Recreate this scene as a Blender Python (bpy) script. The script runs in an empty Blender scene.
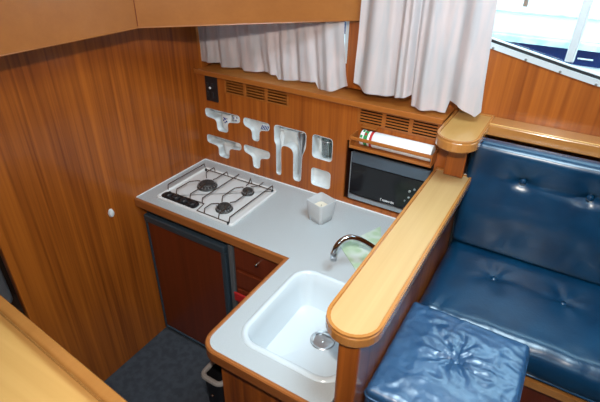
import bpy, bmesh, math, random
from mathutils import Vector, Matrix, noise
from mathutils.geometry import tessellate_polygon
random.seed(4)
S = bpy.context.scene
COL = S.collection
PI = math.pi

# ------------------------------------------------------------------ materials
def mat(name, col, rough=.5, metal=0., spec=.5, bump=None, coat=0., trans=0., alpha=1., emit=None, ior=1.45, sheen=0.):
    m = bpy.data.materials.new(name); m.use_nodes = True
    n = m.node_tree.nodes; b = n['Principled BSDF']
    b.inputs['Base Color'].default_value = (*col, 1)
    b.inputs['Roughness'].default_value = rough
    b.inputs['Metallic'].default_value = metal
    b.inputs['Specular IOR Level'].default_value = spec
    b.inputs['IOR'].default_value = ior
    b.inputs['Coat Weight'].default_value = coat
    b.inputs['Coat Roughness'].default_value = .12
    b.inputs['Transmission Weight'].default_value = trans
    b.inputs['Alpha'].default_value = alpha
    if sheen: b.inputs['Sheen Weight'].default_value = sheen
    if emit:
        b.inputs['Emission Color'].default_value = (*emit[:3], 1); b.inputs['Emission Strength'].default_value = emit[3]
    if bump: add_bump(m, *bump)
    return m

def add_bump(m, scale, strength, dist=.002, detail=3, stretch=(1, 1, 1)):
    nt = m.node_tree; n = nt.nodes; L = nt.links
    tc = n.new('ShaderNodeTexCoord'); mp = n.new('ShaderNodeMapping'); mp.inputs['Scale'].default_value = stretch
    t = n.new('ShaderNodeTexNoise'); t.inputs['Scale'].default_value = scale; t.inputs['Detail'].default_value = detail
    bp = n.new('ShaderNodeBump'); bp.inputs['Strength'].default_value = strength; bp.inputs['Distance'].default_value = dist
    L.new(tc.outputs['Object'], mp.inputs[0]); L.new(mp.outputs[0], t.inputs[0])
    L.new(t.outputs[0], bp.inputs['Height']); L.new(bp.outputs[0], n['Principled BSDF'].inputs['Normal'])

def wood(name, c1, c2, grain='z', freq=26., rough=.32, coat=.25, fine=110., stripe=.75, c3=None):
    """stripey veneer: noise stretched along the grain axis"""
    m = mat(name, c1, rough=rough, coat=coat)
    nt = m.node_tree; n = nt.nodes; L = nt.links; b = n['Principled BSDF']
    tc = n.new('ShaderNodeTexCoord')
    def layer(f, al, detail, dist):
        mp = n.new('ShaderNodeMapping')
        sc = [f, f, f]; sc['xyz'.index(grain)] = al
        mp.inputs['Scale'].default_value = sc
        t = n.new('ShaderNodeTexNoise'); t.inputs['Scale'].default_value = 1.; t.inputs['Detail'].default_value = detail
        t.inputs['Distortion'].default_value = dist
        L.new(tc.outputs['Object'], mp.inputs[0]); L.new(mp.outputs[0], t.inputs[0])
        return t
    a = layer(freq*1.3, freq*.02, 2, .12); f_ = layer(fine, fine*.02, 3, .0); g = layer(freq*.35, freq*.02, 2, .1)
    mx = n.new('ShaderNodeMix'); mx.data_type = 'FLOAT'; mx.inputs[0].default_value = .38
    L.new(a.outputs[0], mx.inputs[2]); L.new(f_.outputs[0], mx.inputs[3])
    mx2 = n.new('ShaderNodeMix'); mx2.data_type = 'FLOAT'; mx2.inputs[0].default_value = .3
    L.new(mx.outputs[0], mx2.inputs[2]); L.new(g.outputs[0], mx2.inputs[3])
    r = n.new('ShaderNodeValToRGB'); e = r.color_ramp.elements
    w = .5 - stripe*.35
    e[0].position = .5 - w; e[0].color = (*c2, 1); e[1].position = .5 + w; e[1].color = (*c1, 1)
    L.new(mx2.outputs[0], r.inputs[0]); L.new(r.outputs[0], b.inputs['Base Color'])
    bp = n.new('ShaderNodeBump'); bp.inputs['Strength'].default_value = .08; bp.inputs['Distance'].default_value = .001
    L.new(f_.outputs[0], bp.inputs['Height']); L.new(bp.outputs[0], b.inputs['Normal'])
    return m

def speckle(name, c1, c2, scale, rough, lo=.4, hi=.6, bump=0., detail=2):
    m = mat(name, c1, rough=rough)
    nt = m.node_tree; n = nt.nodes; L = nt.links
    tc = n.new('ShaderNodeTexCoord'); t = n.new('ShaderNodeTexNoise'); t.inputs['Scale'].default_value = scale; t.inputs['Detail'].default_value = detail
    r = n.new('ShaderNodeValToRGB'); e = r.color_ramp.elements
    e[0].position = lo; e[0].color = (*c1, 1); e[1].position = hi; e[1].color = (*c2, 1)
    L.new(tc.outputs['Object'], t.inputs[0]); L.new(t.outputs[0], r.inputs[0]); L.new(r.outputs[0], n['Principled BSDF'].inputs['Base Color'])
    if bump:
        bp = n.new('ShaderNodeBump'); bp.inputs['Strength'].default_value = bump; bp.inputs['Distance'].default_value = .004
        L.new(t.outputs[0], bp.inputs['Height']); L.new(bp.outputs[0], n['Principled BSDF'].inputs['Normal'])
    return m

M = {}
M['teak_v'] = wood('teak_vertical', (.47, .125, .014), (.14, .028, .004), 'z', 30, stripe=.95)
M['teak_wall'] = wood('teak_wall_panel', (.47, .130, .018), (.19, .040, .006), 'z', 34, stripe=.9)
M['teak_x'] = wood('teak_horizontal_x', (.45, .145, .026), (.28, .078, .014), 'x', 30)
M['teak_y'] = wood('teak_horizontal_y', (.50, .175, .040), (.33, .100, .022), 'y', 30)
M['fascia'] = wood('fascia_veneer', (.37, .130, .030), (.25, .080, .017), 'x', 14, stripe=.4)
M['edge'] = wood('counter_edging', (.40, .135, .035), (.24, .070, .018), 'x', 22)
M['redwood'] = wood('mahogany_front', (.20, .035, .010), (.10, .018, .006), 'z', 34, rough=.4)
M['darkwood'] = wood('dark_wood_lining', (.06, .016, .008), (.03, .009, .005), 'z', 30, rough=.4)
M['pale_y'] = wood('pale_veneer', (.56, .36, .16), (.42, .25, .095), 'y', 30, rough=.32, stripe=.5)
M['golden_y'] = wood('golden_veneer', (.50, .27, .085), (.40, .20, .055), 'y', 30, stripe=.5)
M['pale_x'] = wood('pale_veneer_table', (.74, .42, .14), (.58, .30, .08), 'x', 22, rough=.32, stripe=.5)
M['rim'] = wood('varnished_rim', (.48, .20, .050), (.34, .13, .030), 'y', 20, rough=.22, coat=.6, stripe=.4)
M['worktop'] = speckle('grey_laminate', (.40, .43, .445), (.51, .54, .555), 420, .30)
M['carpet'] = speckle('blue_grey_carpet', (.040, .045, .056), (.056, .062, .075), 26, .95, bump=.3, detail=6)
M['white_enamel'] = mat('white_enamel', (.72, .72, .72), .2, coat=.3)
M['sink_white'] = mat('sink_white_acrylic', (.62, .68, .72), .16, coat=.4)
M['liner'] = speckle('white_liner', (.62, .66, .68), (.76, .79, .80), 14, .45)
M['black'] = mat('black_plastic', (.012, .012, .014), .35)
M['mwglass'] = mat('black_door_glass', (.008, .008, .010), .12)
M['knob_black'] = mat('knob_black', (.02, .02, .022), .3)
M['iron'] = speckle('burner_iron', (.02, .02, .022), (.07, .065, .06), 90, .55)
M['wire'] = mat('dark_steel_wire', (.10, .065, .045), .35, metal=.7)
M['steel'] = mat('brushed_steel', (.55, .56, .58), .28, metal=1.)
M['chrome'] = mat('chrome', (.75, .73, .70), .08, metal=1.)
M['alu'] = mat('white_aluminium', (.72, .76, .78), .3, metal=.3)
M['darkmetal'] = mat('grey_blue_metal', (.055, .085, .115), .38, metal=.35)
M['greymetal'] = mat('grey_strip', (.16, .18, .20), .4, metal=.3)
M['bluesteel'] = mat('microwave_steel', (.14, .18, .23), .25, metal=.6)
M['rubber'] = mat('black_rubber', (.01, .012, .014), .4)
M['paper'] = mat('white_paper', (.82, .83, .84), .7)
M['green'] = mat('green_print', (.03, .25, .07), .5)
M['red'] = mat('red_print', (.45, .02, .02), .5)
M['ceramic'] = mat('white_ceramic', (.72, .74, .75), .15, coat=.3)
M['cobalt'] = mat('cobalt_glaze', (.02, .05, .22), .2)
M['darkhole'] = mat('dark_void', (.008, .006, .005), .9)
M['screw'] = mat('screw_head', (.28, .28, .27), .35, metal=.8)
M['headliner'] = mat('white_headliner', (.45, .45, .44), .8)
M['deckwhite'] = mat('white_gelcoat', (.85, .90, .92), .35)
M['deckgrey'] = speckle('grey_green_deck', (.40, .50, .48), (.60, .68, .66), 12, .6)
M['navy'] = mat('navy_gelcoat', (.010, .022, .085), .25)
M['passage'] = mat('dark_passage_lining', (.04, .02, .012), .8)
M['greycloth'] = mat('grey_blue_cloth', (.22, .25, .30), .8)
M['wax'] = mat('candle_wax', (.75, .68, .55), .5)
M['tin'] = mat('bin_rim_grey', (.26, .24, .23), .5)

def curtain_mat():
    m = mat('pinkish_linen', (.75, .66, .66), .85, sheen=.2)
    nt = m.node_tree; n = nt.nodes; L = nt.links; b = n['Principled BSDF']
    tc = n.new('ShaderNodeTexCoord'); mp = n.new('ShaderNodeMapping'); mp.inputs['Scale'].default_value = (30, 30, 4)
    t = n.new('ShaderNodeTexNoise'); t.inputs['Scale'].default_value = 1.; t.inputs['Detail'].default_value = 3; t.inputs['Distortion'].default_value = .6
    r = n.new('ShaderNodeValToRGB'); e = r.color_ramp.elements
    e[0].position = .38; e[0].color = (.54, .51, .52, 1); e[1].position = .62; e[1].color = (.66, .55, .535, 1)
    L.new(tc.outputs['Object'], mp.inputs[0]); L.new(mp.outputs[0], t.inputs[0]); L.new(t.outputs[0], r.inputs[0])
    L.new(r.outputs[0], b.inputs['Base Color'])
    w = n.new('ShaderNodeTexNoise'); w.inputs['Scale'].default_value = 350; L.new(tc.outputs['Object'], w.inputs[0])
    bp = n.new('ShaderNodeBump'); bp.inputs['Strength'].default_value = .15; bp.inputs['Distance'].default_value = .001
    L.new(w.outputs[0], bp.inputs['Height']); L.new(bp.outputs[0], b.inputs['Normal'])
    tr = n.new('ShaderNodeBsdfTranslucent'); tr.inputs[0].default_value = (.80, .62, .60, 1)
    mx = n.new('ShaderNodeMixShader'); mx.inputs[0].default_value = .22
    L.new(b.outputs[0], mx.inputs[1]); L.new(tr.outputs[0], mx.inputs[2]); L.new(mx.outputs[0], n['Material Output'].inputs[0])
    return m
M['curtain'] = curtain_mat()

def leather(name, c1, c2, rough, cw=.6, sp=.5):
    m = speckle(name, c1, c2, 9, rough, .3, .7)
    nt = m.node_tree; n = nt.nodes; L = nt.links; b = n['Principled BSDF']
    b.inputs['Coat Weight'].default_value = cw; b.inputs['Coat Roughness'].default_value = .25; b.inputs['Specular IOR Level'].default_value = sp
    tc = n.new('ShaderNodeTexCoord')
    v = n.new('ShaderNodeTexVoronoi'); v.inputs['Scale'].default_value = 260; L.new(tc.outputs['Object'], v.inputs[0])
    t = n.new('ShaderNodeTexNoise'); t.inputs['Scale'].default_value = 38; t.inputs['Detail'].default_value = 4; t.inputs['Distortion'].default_value = 1.2; L.new(tc.outputs['Object'], t.inputs[0])
    b1 = n.new('ShaderNodeBump'); b1.inputs['Strength'].default_value = .12; b1.inputs['Distance'].default_value = .0006
    b2 = n.new('ShaderNodeBump'); b2.inputs['Strength'].default_value = .30; b2.inputs['Distance'].default_value = .003
    L.new(v.outputs[0], b1.inputs['Height']); L.new(t.outputs[0], b2.inputs['Height']); L.new(b1.outputs[0], b2.inputs['Normal'])
    L.new(b2.outputs[0], b.inputs['Normal'])
    return m
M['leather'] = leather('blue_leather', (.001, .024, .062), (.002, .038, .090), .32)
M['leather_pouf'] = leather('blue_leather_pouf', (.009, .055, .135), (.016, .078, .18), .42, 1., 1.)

def glassy(name, tint, rough=.0, mixf=.12):
    m = bpy.data.materials.new(name); m.use_nodes = True
    nt = m.node_tree; n = nt.nodes; L = nt.links
    n.remove(n['Principled BSDF'])
    tr = n.new('ShaderNodeBsdfTransparent'); tr.inputs[0].default_value = (*tint, 1)
    gl = n.new('ShaderNodeBsdfGlossy'); gl.inputs['Roughness'].default_value = rough
    mx = n.new('ShaderNodeMixShader'); mx.inputs[0].default_value = mixf
    L.new(tr.outputs[0], mx.inputs[1]); L.new(gl.outputs[0], mx.inputs[2]); L.new(mx.outputs[0], n['Material Output'].inputs[0])
    return m
M['pane'] = glassy('window_glass', (.90, .97, .98), 0, .05)
M['tumbler'] = glassy('tumbler_glass', (.75, .80, .80), .05, .25)
def frosted():
    m = mat('frosted_glass', (.80, .82, .84), .35, trans=.0, alpha=1)
    nt = m.node_tree; n = nt.nodes; L = nt.links
    tr = n.new('ShaderNodeBsdfTransparent'); tr.inputs[0].default_value = (.9, .92, .94, 1)
    tl = n.new('ShaderNodeBsdfTranslucent'); tl.inputs[0].default_value = (.85, .87, .9, 1)
    m1 = n.new('ShaderNodeMixShader'); m1.inputs[0].default_value = .4
    m2 = n.new('ShaderNodeMixShader'); m2.inputs[0].default_value = .3
    L.new(n['Principled BSDF'].outputs[0], m1.inputs[1]); L.new(tl.outputs[0], m1.inputs[2])
    L.new(m1.outputs[0], m2.inputs[1]); L.new(tr.outputs[0], m2.inputs[2]); L.new(m2.outputs[0], n['Material Output'].inputs[0])
    return m
M['frost'] = frosted()

def cloth_mat():
    m = mat('green_white_cloth', (.55, .62, .45), .85)
    nt = m.node_tree; n = nt.nodes; L = nt.links
    tc = n.new('ShaderNodeTexCoord'); t = n.new('ShaderNodeTexVoronoi'); t.inputs['Scale'].default_value = 28; t.feature = 'SMOOTH_F1'
    r = n.new('ShaderNodeValToRGB'); e = r.color_ramp.elements
    e[0].position = .3; e[0].color = (.40, .52, .34, 1); e[1].position = .62; e[1].color = (.58, .64, .58, 1)
    L.new(tc.outputs['Object'], t.inputs[0]); L.new(t.outputs[0], r.inputs[0]); L.new(r.outputs[0], n['Principled BSDF'].inputs['Base Color'])
    return m
M['greencloth'] = cloth_mat()

# ------------------------------------------------------------------ helpers
def obj(name, bm, m, parent=None, smooth=False, label=None):
    bmesh.ops.recalc_face_normals(bm, faces=bm.faces)
    me = bpy.data.meshes.new(name)
    if smooth:
        for f in bm.faces: f.smooth = True
    bm.to_mesh(me); bm.free()
    ms = m if isinstance(m, (list, tuple)) else [m]
    for k in ms: me.materials.append(M[k])
    o = bpy.data.objects.new(name, me); COL.objects.link(o)
    if smooth:
        md = o.modifiers.new('wn', 'WEIGHTED_NORMAL') if False else None
        me.set_sharp_from_angle(angle=math.radians(40))
    if parent:
        o.parent = parent
        if parent.type == 'EMPTY' and parent.parent is None:
            o.location = -parent.location
        # parents stand unrotated; mesh data stay in world coordinates
    if label: o['label'] = label
    return o

def thing(name, label, cat, loc=(0, 0, 0), group=None):
    o = bpy.data.objects.new(name, None); COL.objects.link(o); o.location = loc; o.empty_display_size = .05
    o['label'] = label; o['category'] = cat
    if group: o['group'] = group
    return o
def tag(o, label, cat, group=None):
    o['label'] = label; o['category'] = cat
    if group: o['group'] = group
    return o
def struct(name, bm, m, **k):
    o = obj(name, bm, m, **k); o['kind'] = 'structure'; return o

def B(): return bmesh.new()
def box(bm, a, b, bev=0, seg=2, mi=0, rot=None, c=None):
    """axis box between corners a and b, optional bevel, optional rotation matrix about c"""
    x0, y0, z0 = [min(a[i], b[i]) for i in range(3)]; x1, y1, z1 = [max(a[i], b[i]) for i in range(3)]
    vs = [bm.verts.new(p) for p in ((x0,y0,z0),(x1,y0,z0),(x1,y1,z0),(x0,y1,z0),(x0,y0,z1),(x1,y0,z1),(x1,y1,z1),(x0,y1,z1))]
    fs = [bm.faces.new([vs[i] for i in q]) for q in ((0,3,2,1),(4,5,6,7),(0,1,5,4),(1,2,6,5),(2,3,7,6),(3,0,4,7))]
    for f in fs: f.material_index = mi
    if rot is not None:
        cc = Vector(c) if c else Vector(((x0+x1)/2, (y0+y1)/2, (z0+z1)/2))
        for v in vs: v.co = cc + rot @ (v.co - cc)
    if bev:
        es = list({e for f in fs for e in f.edges})
        bmesh.ops.bevel(bm, geom=es, offset=bev, segments=seg, profile=.5, affect='EDGES')
    return bm
def prism(bm, pts, lo, hi, axis='z', bev=0, seg=2, mi=0, sel=None):
    """extrude a 2D outline along an axis: z -> (x,y), y -> (x,z), x -> (y,z)"""
    def P(p, h): return {'z': (p[0], p[1], h), 'y': (p[0], h, p[1]), 'x': (h, p[0], p[1])}[axis]
    a = [bm.verts.new(P(p, lo)) for p in pts]; b = [bm.verts.new(P(p, hi)) for p in pts]
    n = len(pts)
    fa = bm.faces.new(a); fb = bm.faces.new(b[::-1]); sd = [bm.faces.new((a[i], a[(i+1) % n], b[(i+1) % n], b[i])) for i in range(n)]
    for f in [fa, fb]+sd: f.material_index = mi
    if bev:
        es = list(fa.edges)+list(fb.edges) if sel is None else (list(fb.edges) if sel == 'hi' else list(fa.edges))
        bmesh.ops.bevel(bm, geom=es, offset=bev, segments=seg, profile=.5, affect='EDGES')
    return bm
def panel(bm, outer, holes, lo, hi, axis='z'):
    """plate with holes"""
    def P(p, h): return {'z': (p[0], p[1], h), 'y': (p[0], h, p[1]), 'x': (h, p[0], p[1])}[axis]
    loops = [outer]+list(holes); flat = [p for l in loops for p in l]
    tri = tessellate_polygon([[Vector((p[0], p[1], 0)) for p in l] for l in loops])
    a = [bm.verts.new(P(p, lo)) for p in flat]; b = [bm.verts.new(P(p, hi)) for p in flat]
    for t in tri:
        try:
            bm.faces.new([a[i] for i in t]); bm.faces.new([b[i] for i in reversed(t)])
        except ValueError: pass
    k = 0
    for l in loops:
        n = len(l)
        for i in range(n):
            j = (i+1) % n
            try: bm.faces.new((a[k+i], a[k+j], b[k+j], b[k+i]))
            except ValueError: pass
        k += n
    return bm
def rrect(x0, y0, x1, y1, r, seg=6):
    out = []
    if not isinstance(r, (list, tuple)): r = [r]*4
    for (cx, cy, a0, rr) in ((x1, y0, -90, r[1]), (x1, y1, 0, r[2]), (x0, y1, 90, r[3]), (x0, y0, 180, r[0])):
        sx = -1 if cx == x1 else 1; sy = 1 if cy == y0 else -1
        for i in range(seg+1):
            t = math.radians(a0+90*i/seg)
            if rr == 0 and i: continue
            out.append((cx+sx*rr+rr*math.cos(t), cy+sy*rr+rr*math.sin(t)))
    return out
def smooth_poly(pts, n=2, it=1):
    """Chaikin corner cutting"""
    for _ in range(it):
        q = []
        for i in range(len(pts)):
            a = pts[i]; b = pts[(i+1) % len(pts)]
            k_=n/10; q.append((a[0]*(1-k_)+b[0]*k_, a[1]*(1-k_)+b[1]*k_)); q.append((a[0]*k_+b[0]*(1-k_), a[1]*k_+b[1]*(1-k_)))
        pts = q
    return pts
def inset(pts, d):
    """shift a counter-clockwise outline inward"""
    n = len(pts); out = []
    ar = sum(pts[i][0]*pts[(i+1) % n][1]-pts[(i+1) % n][0]*pts[i][1] for i in range(n))
    s = 1 if ar > 0 else -1
    for i in range(n):
        p0 = Vector(pts[i-1]); p1 = Vector(pts[i]); p2 = Vector(pts[(i+1) % n])
        a = (p1-p0).normalized(); b = (p2-p1).normalized()
        na = Vector((-a.y, a.x))*s; nb = Vector((-b.y, b.x))*s
        m = (na+nb)
        if m.length < 1e-6: m = na
        m.normalize(); k = max(.5, m.dot(na))
        q = p1+m*(d/k); out.append((q.x, q.y))
    return out
def spline(pts, n=8):
    pts = [Vector(p) for p in pts]; out = []
    for i in range(len(pts)-1):
        p0 = pts[max(i-1, 0)]; p1 = pts[i]; p2 = pts[i+1]; p3 = pts[min(i+2, len(pts)-1)]
        for k in range(n):
            t = k/n
            out.append(.5*((2*p1)+(-p0+p2)*t+(2*p0-5*p1+4*p2-p3)*t*t+(-p0+3*p1-3*p2+p3)*t**3))
    out.append(pts[-1]); return out
def tube(bm, pts, r, seg=10, closed=False, mi=0):
    pts = [Vector(p) for p in pts]; n = len(pts); rings = []
    rs = r if isinstance(r, (list, tuple)) else [r]*n
    up = None
    for i, p in enumerate(pts):
        if closed: d = pts[(i+1) % n]-pts[i-1]
        else: d = pts[min(i+1, n-1)]-pts[max(i-1, 0)]
        d.normalize()
        if up is None:
            up = Vector((0, 0, 1)) if abs(d.z) < .9 else Vector((1, 0, 0))
        s = d.cross(up).normalized(); up = s.cross(d).normalized()
        rings.append([bm.verts.new(p+s*rs[i]*math.cos(2*PI*k/seg)+up*rs[i]*math.sin(2*PI*k/seg)) for k in range(seg)])
    m = n if closed else n-1
    for i in range(m):
        A = rings[i]; C = rings[(i+1) % n]
        for k in range(seg):
            f = bm.faces.new((A[k], A[(k+1) % seg], C[(k+1) % seg], C[k])); f.material_index = mi
    if not closed:
        bm.faces.new(rings[0][::-1]).material_index = mi; bm.faces.new(rings[-1]).material_index = mi
    return bm
def lathe(bm, prof, c=(0, 0, 0), seg=28, axis='z', mi=0, cap=True):
    rings = []
    for r, h in prof:
        ring = []
        for k in range(seg):
            a = 2*PI*k/seg; u, v = r*math.cos(a), r*math.sin(a)
            p = {'z': (u, v, h), 'y': (u, h, v), 'x': (h, u, v)}[axis]
            ring.append(bm.verts.new((c[0]+p[0], c[1]+p[1], c[2]+p[2])))
        rings.append(ring)
    for A, C in zip(rings, rings[1:]):
        for k in range(seg):
            bm.faces.new((A[k], A[(k+1) % seg], C[(k+1) % seg], C[k])).material_index = mi
    if cap:
        bm.faces.new(rings[0][::-1]).material_index = mi; bm.faces.new(rings[-1]).material_index = mi
    return bm
def cushion(bm, a, b, r, step=.012, disp=None):
    """rounded box as a fine grid; disp(point, normal) -> new point"""
    a = Vector(a); b = Vector(b); sz = b-a; c = (a+b)/2; h = sz/2
    N = [max(4, int(s/step)) for s in sz]
    grid = {}
    def vert(i, j, k):
        key = (i, j, k)
        if key in grid: return grid[key]
        p = Vector((-h.x+sz.x*i/N[0], -h.y+sz.y*j/N[1], -h.z+sz.z*k/N[2]))
        q = Vector([max(-h[t]+r, min(h[t]-r, p[t])) for t in range(3)])
        d = p-q
        nrm = d.normalized() if d.length > 1e-9 else Vector((0, 0, 1))
        w = c+q+nrm*r if d.length > 1e-9 else c+p
        if disp: w = disp(w, nrm)
        grid[key] = bm.verts.new(w); return grid[key]
    def face(vs):
        bm.faces.new(vs)
    for i in range(N[0]):
        for j in range(N[1]):
            for k in (0, N[2]): face([vert(i, j, k), vert(i+1, j, k), vert(i+1, j+1, k), vert(i, j+1, k)])
    for i in range(N[0]):
        for k in range(N[2]):
            for j in (0, N[1]): face([vert(i, j, k), vert(i+1, j, k), vert(i+1, j, k+1), vert(i, j, k+1)])
    for j in range(N[1]):
        for k in range(N[2]):
            for i in (0, N[0]): face([vert(i, j, k), vert(i, j+1, k), vert(i, j+1, k+1), vert(i, j, k+1)])
    return bm

# ================================================================== THE SETTING
YB = .15            # plane of the upper hull side with the windows
XR = 3.1; YR = -3.3; ZC = 2.55; PF = .45   # saloon: right wall, rear wall, ceiling, raised floor

# galley well floor
b = B(); box(b, (-1.0, YR, -.04), (1.38, .17, 0)); struct('floor', b, 'carpet')
# raised saloon floor: an L of two blocks
b = B(); prism(b, [(1.385, -1.25), (1.385, -.40), (XR, -.40), (XR, YR), (-.02, YR), (-.02, -1.42), (1.2, -1.42), (1.385, -1.42)], .01, PF, 'z')
struct('floor_saloon', b, 'carpet')
# ceiling
b = B(); panel(b, [(-1.0,YR),(XR,YR),(XR,.17),(-1.0,.17)], [[(1.30,-1.15),(1.95,-1.15),(1.95,-.50),(1.30,-.50)]], ZC, ZC+.05, 'z'); struct('ceiling', b, 'headliner')

# galley back panel with real cut-outs
def fillet(pts, rad, seg=5):
    out = []; n = len(pts)
    for i in range(n):
        p0 = Vector(pts[i-1][:2]); p1 = Vector(pts[i][:2]); p2 = Vector(pts[(i+1) % n][:2])
        rr = pts[i][2] if len(pts[i]) > 2 else rad
        a = (p0-p1); c_ = (p2-p1); ta = min(rr, a.length*.48, c_.length*.48)
        A = p1+a.normalized()*ta; C_ = p1+c_.normalized()*ta
        for k in range(seg+1):
            t = k/seg; q = A*(1-t)**2+p1*2*t*(1-t)+C_*t*t; out.append((q.x, q.y))
    return out
T1 = [(.034,1.208),(.262,1.207),(.262,1.168),(.181,1.155,.02),(.180,1.096),(.108,1.094),(.106,1.153,.02),(.034,1.160)]
T2 = [(.282,1.207),(.442,1.205),(.440,1.166),(.379,1.156,.02),(.377,1.094),(.332,1.094),(.332,1.150,.02),(.282,1.164)]
T3 = [(.029,1.060),(.262,1.056),(.260,1.016),(.180,1.008,.02),(.174,.944),(.104,.946),(.106,1.004,.02),(.029,1.011)]
T4 = [(.276,1.060),(.441,1.056),(.437,1.014),(.379,1.004,.02),(.375,.941),(.332,.941),(.330,1.004,.02),(.276,1.018)]
TB = [(.466,1.209),(.646,1.208),(.646,1.125,.03),(.626,1.085,.03),(.621,.938),(.576,.938),(.575,1.108,.035),(.506,1.112,.03),(.506,.942),(.476,.942),(.477,1.105,.02),(.466,1.122,.02)]
R1 = [(.678,1.210),(.785,1.206),(.785,1.090),(.679,1.092)]
R2 = [(.677,1.040),(.783,1.037),(.783,.944),(.678,.945)]
cuts = [fillet(p[::-1], .020) for p in (T1, T2, T3, T4, TB, R1, R2)]
NICHE = [(.853,.925),(1.245,.925),(1.245,1.222),(.853,1.222)]
def vent_slots(x0, x1, z0, z1, ns=5, gap=.016):
    w = (x1-x0-2*gap)/3; out = []
    for g in range(3):
        a = x0+g*(w+gap); h = (z1-z0)/(2*ns-1+ns*.25)
        for k in range(ns):
            za = z0+2.3*k*h; out.append(rrect(a, za, a+w, za+h*1.25, h*.4, 3))
    return out
b = B()
open1 = [(.175,1.308),(.552,1.308),(.552,1.387),(.175,1.387)]
open2 = [(.893,1.308),(1.244,1.308),(1.244,1.379),(.893,1.379)]
panel(b, [(-.0,.02),(1.305,.02),(1.305,1.384),(0,1.384)], cuts+[NICHE, open1, open2], 0, .012, 'y')
struct('wall_back', b, 'teak_wall')

# upper hull side with the two window openings
WIN = [(1.00,1.727),(1.30,1.662),(1.60,1.598),(1.705,1.577),(1.76,1.574),(1.90,1.580),(2.30,1.590),(2.34,1.62),(2.34,2.10),(2.30,2.14),(1.00,2.14)]
WIN2 = [(.12,1.52),(.76,1.52),(.76,2.02),(.12,2.02)]
b = B(); panel(b, [(-1.0,1.30),(XR,1.30),(XR,ZC),(-1.0,ZC)], [WIN, WIN2], YB, YB+.03, 'y'); struct('wall_hull', b, 'teak_wall')
# lower backing of the hull side, behind the settee and lockers
b = B(); box(b, (-1.0, YB+.06, 0), (XR, YB+.09, 1.30)); struct('wall_hull_lower', b, 'darkhole')
# bulkhead on the left
b = B(); box(b, (-.03, -1.11, .0), (0, .148, 1.70), .002, 1); struct('wall_left', b, 'teak_v')
# dark passage beyond the bulkhead
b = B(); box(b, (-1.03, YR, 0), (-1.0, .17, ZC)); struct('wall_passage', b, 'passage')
# rear and right saloon walls with window openings
b = B(); panel(b, [(-1.0,0),(XR,0),(XR,ZC),(-1.0,ZC)], [[(1.2,1.95),(2.6,1.95),(2.6,2.3),(1.2,2.3)]], YR-.03, YR, 'y'); struct('wall_rear', b, 'teak_wall')
b = B(); panel(b, [(YR,0),(.17,0),(.17,ZC),(YR,ZC)], [[(-1.1,1.90),(-.4,1.90),(-.4,2.15),(-1.1,2.15)]], XR, XR+.03, 'x'); struct('wall_right', b, 'teak_wall')

# overhead deck edge: the broad fascia, turning a corner above the bulkhead
b = B()
prism(b, [(-.02,-2.3),(.25,-2.3),(.25,-.532),(.842,.066),(.845,.146),(-.02,.146)], 1.703, 2.02, 'z', .004, 2)
struct('trim_1', b, 'fascia')
b = B()   # joint between the two fascia boards
box(b, (.2487,-.5335,1.71), (.2515,-.5305,2.01)); struct('trim_2', b, 'redwood')

# pillar between the curtains
b = B(); box(b, (.775,.105,1.415), (.885,.149,2.4), .004); struct('trim_3', b, 'teak_v')

# ---- window of the settee side
wf = B(); inn = inset(WIN, .028)
ring_o = inset(WIN, -.006)
panel(wf, ring_o, [inset(WIN, .014)], YB-.008, YB-.001, 'y')
wn = struct('window_1', wf, 'alu', label=None)
b = B(); panel(b, inset(WIN, .0135), [inset(WIN, .024)], YB+.002, YB+.016, 'y'); obj('window_gasket', b, 'rubber', wn)
b = B(); panel(b, inset(WIN, .024), [inset(WIN, .028)], YB+.0, YB+.012, 'y'); obj('window_track', b, 'alu', wn)
b = B(); prism(b, inset(WIN, .020), YB+.018, YB+.022, 'y'); obj('pane', b, 'pane', wn)
b = B(); box(b, (1.583,YB+.001,1.635), (1.612,YB+.017,2.10), .003); box(b, (1.603,YB-.004,1.64), (1.609,YB+.0,2.10), .001); obj('mullion', b, 'alu', wn)
for k in range(6):
    x = 1.345+k*.118
    z = 1.658-.213*(x-1.319) if x < 1.71 else 1.579
    b = B(); lathe(b, [(.0045,YB-.008),(.0045,YB-.0105),(.002,YB-.0115)], (x, 0, z-.001), 12, 'y'); obj('screw', b, 'screw', wn)
# small galley window behind the curtain
b = B(); panel(b, inset(WIN2, -.012), [inset(WIN2, .016)], YB-.008, YB-.001, 'y'); w2 = struct('window_2', b, 'alu')
b = B(); prism(b, inset(WIN2, .002), YB+.012, YB+.016, 'y'); obj('pane', b, 'pane', w2)

# ================================================================== NEIGHBOURING BOAT OUTSIDE
bt = thing('moored_boat', 'white boat with a dark navy stripe moored outside the window', 'boat', (1.6, 2.2, .2))
b = B(); box(b, (-2.5,1.52,1.46), (6,3.2,1.62), .01); obj('deck_side', b, 'deckwhite', bt)
b = B(); box(b, (-2.5,1.47,1.425), (6,1.56,1.462), .006); obj('rubbing_strake', b, 'deckgrey', bt)
b = B(); box(b, (-2.5,1.50,1.335), (6,1.53,1.424)); obj('stripe', b, 'navy', bt)
b = B(); box(b, (-2.5,1.52,.2), (6,3.2,1.332), .01); obj('hull', b, 'deckwhite', bt)
b = B(); prism(b, [(1.95,1.622),(2.9,1.622),(2.8,2.35),(2.15,2.35)], -.6, 3.6, 'x', .02); obj('cabin', b, 'deckwhite', bt)
b = B(); box(b, (1.245,1.535,1.60),(1.275,1.565,2.15),.005); obj('stanchion', b, 'steel', bt)
b = B(); tube(b, [(-2.4,1.512,1.592),(6,1.512,1.592)], .006, 8); obj('rail', b, 'deckgrey', bt)
b = B(); box(b, (1.62,1.490,1.372),(1.70,1.499,1.378)); obj('stripe_mark', b, 'paper', bt, label='small white line mark on the navy stripe')

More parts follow.
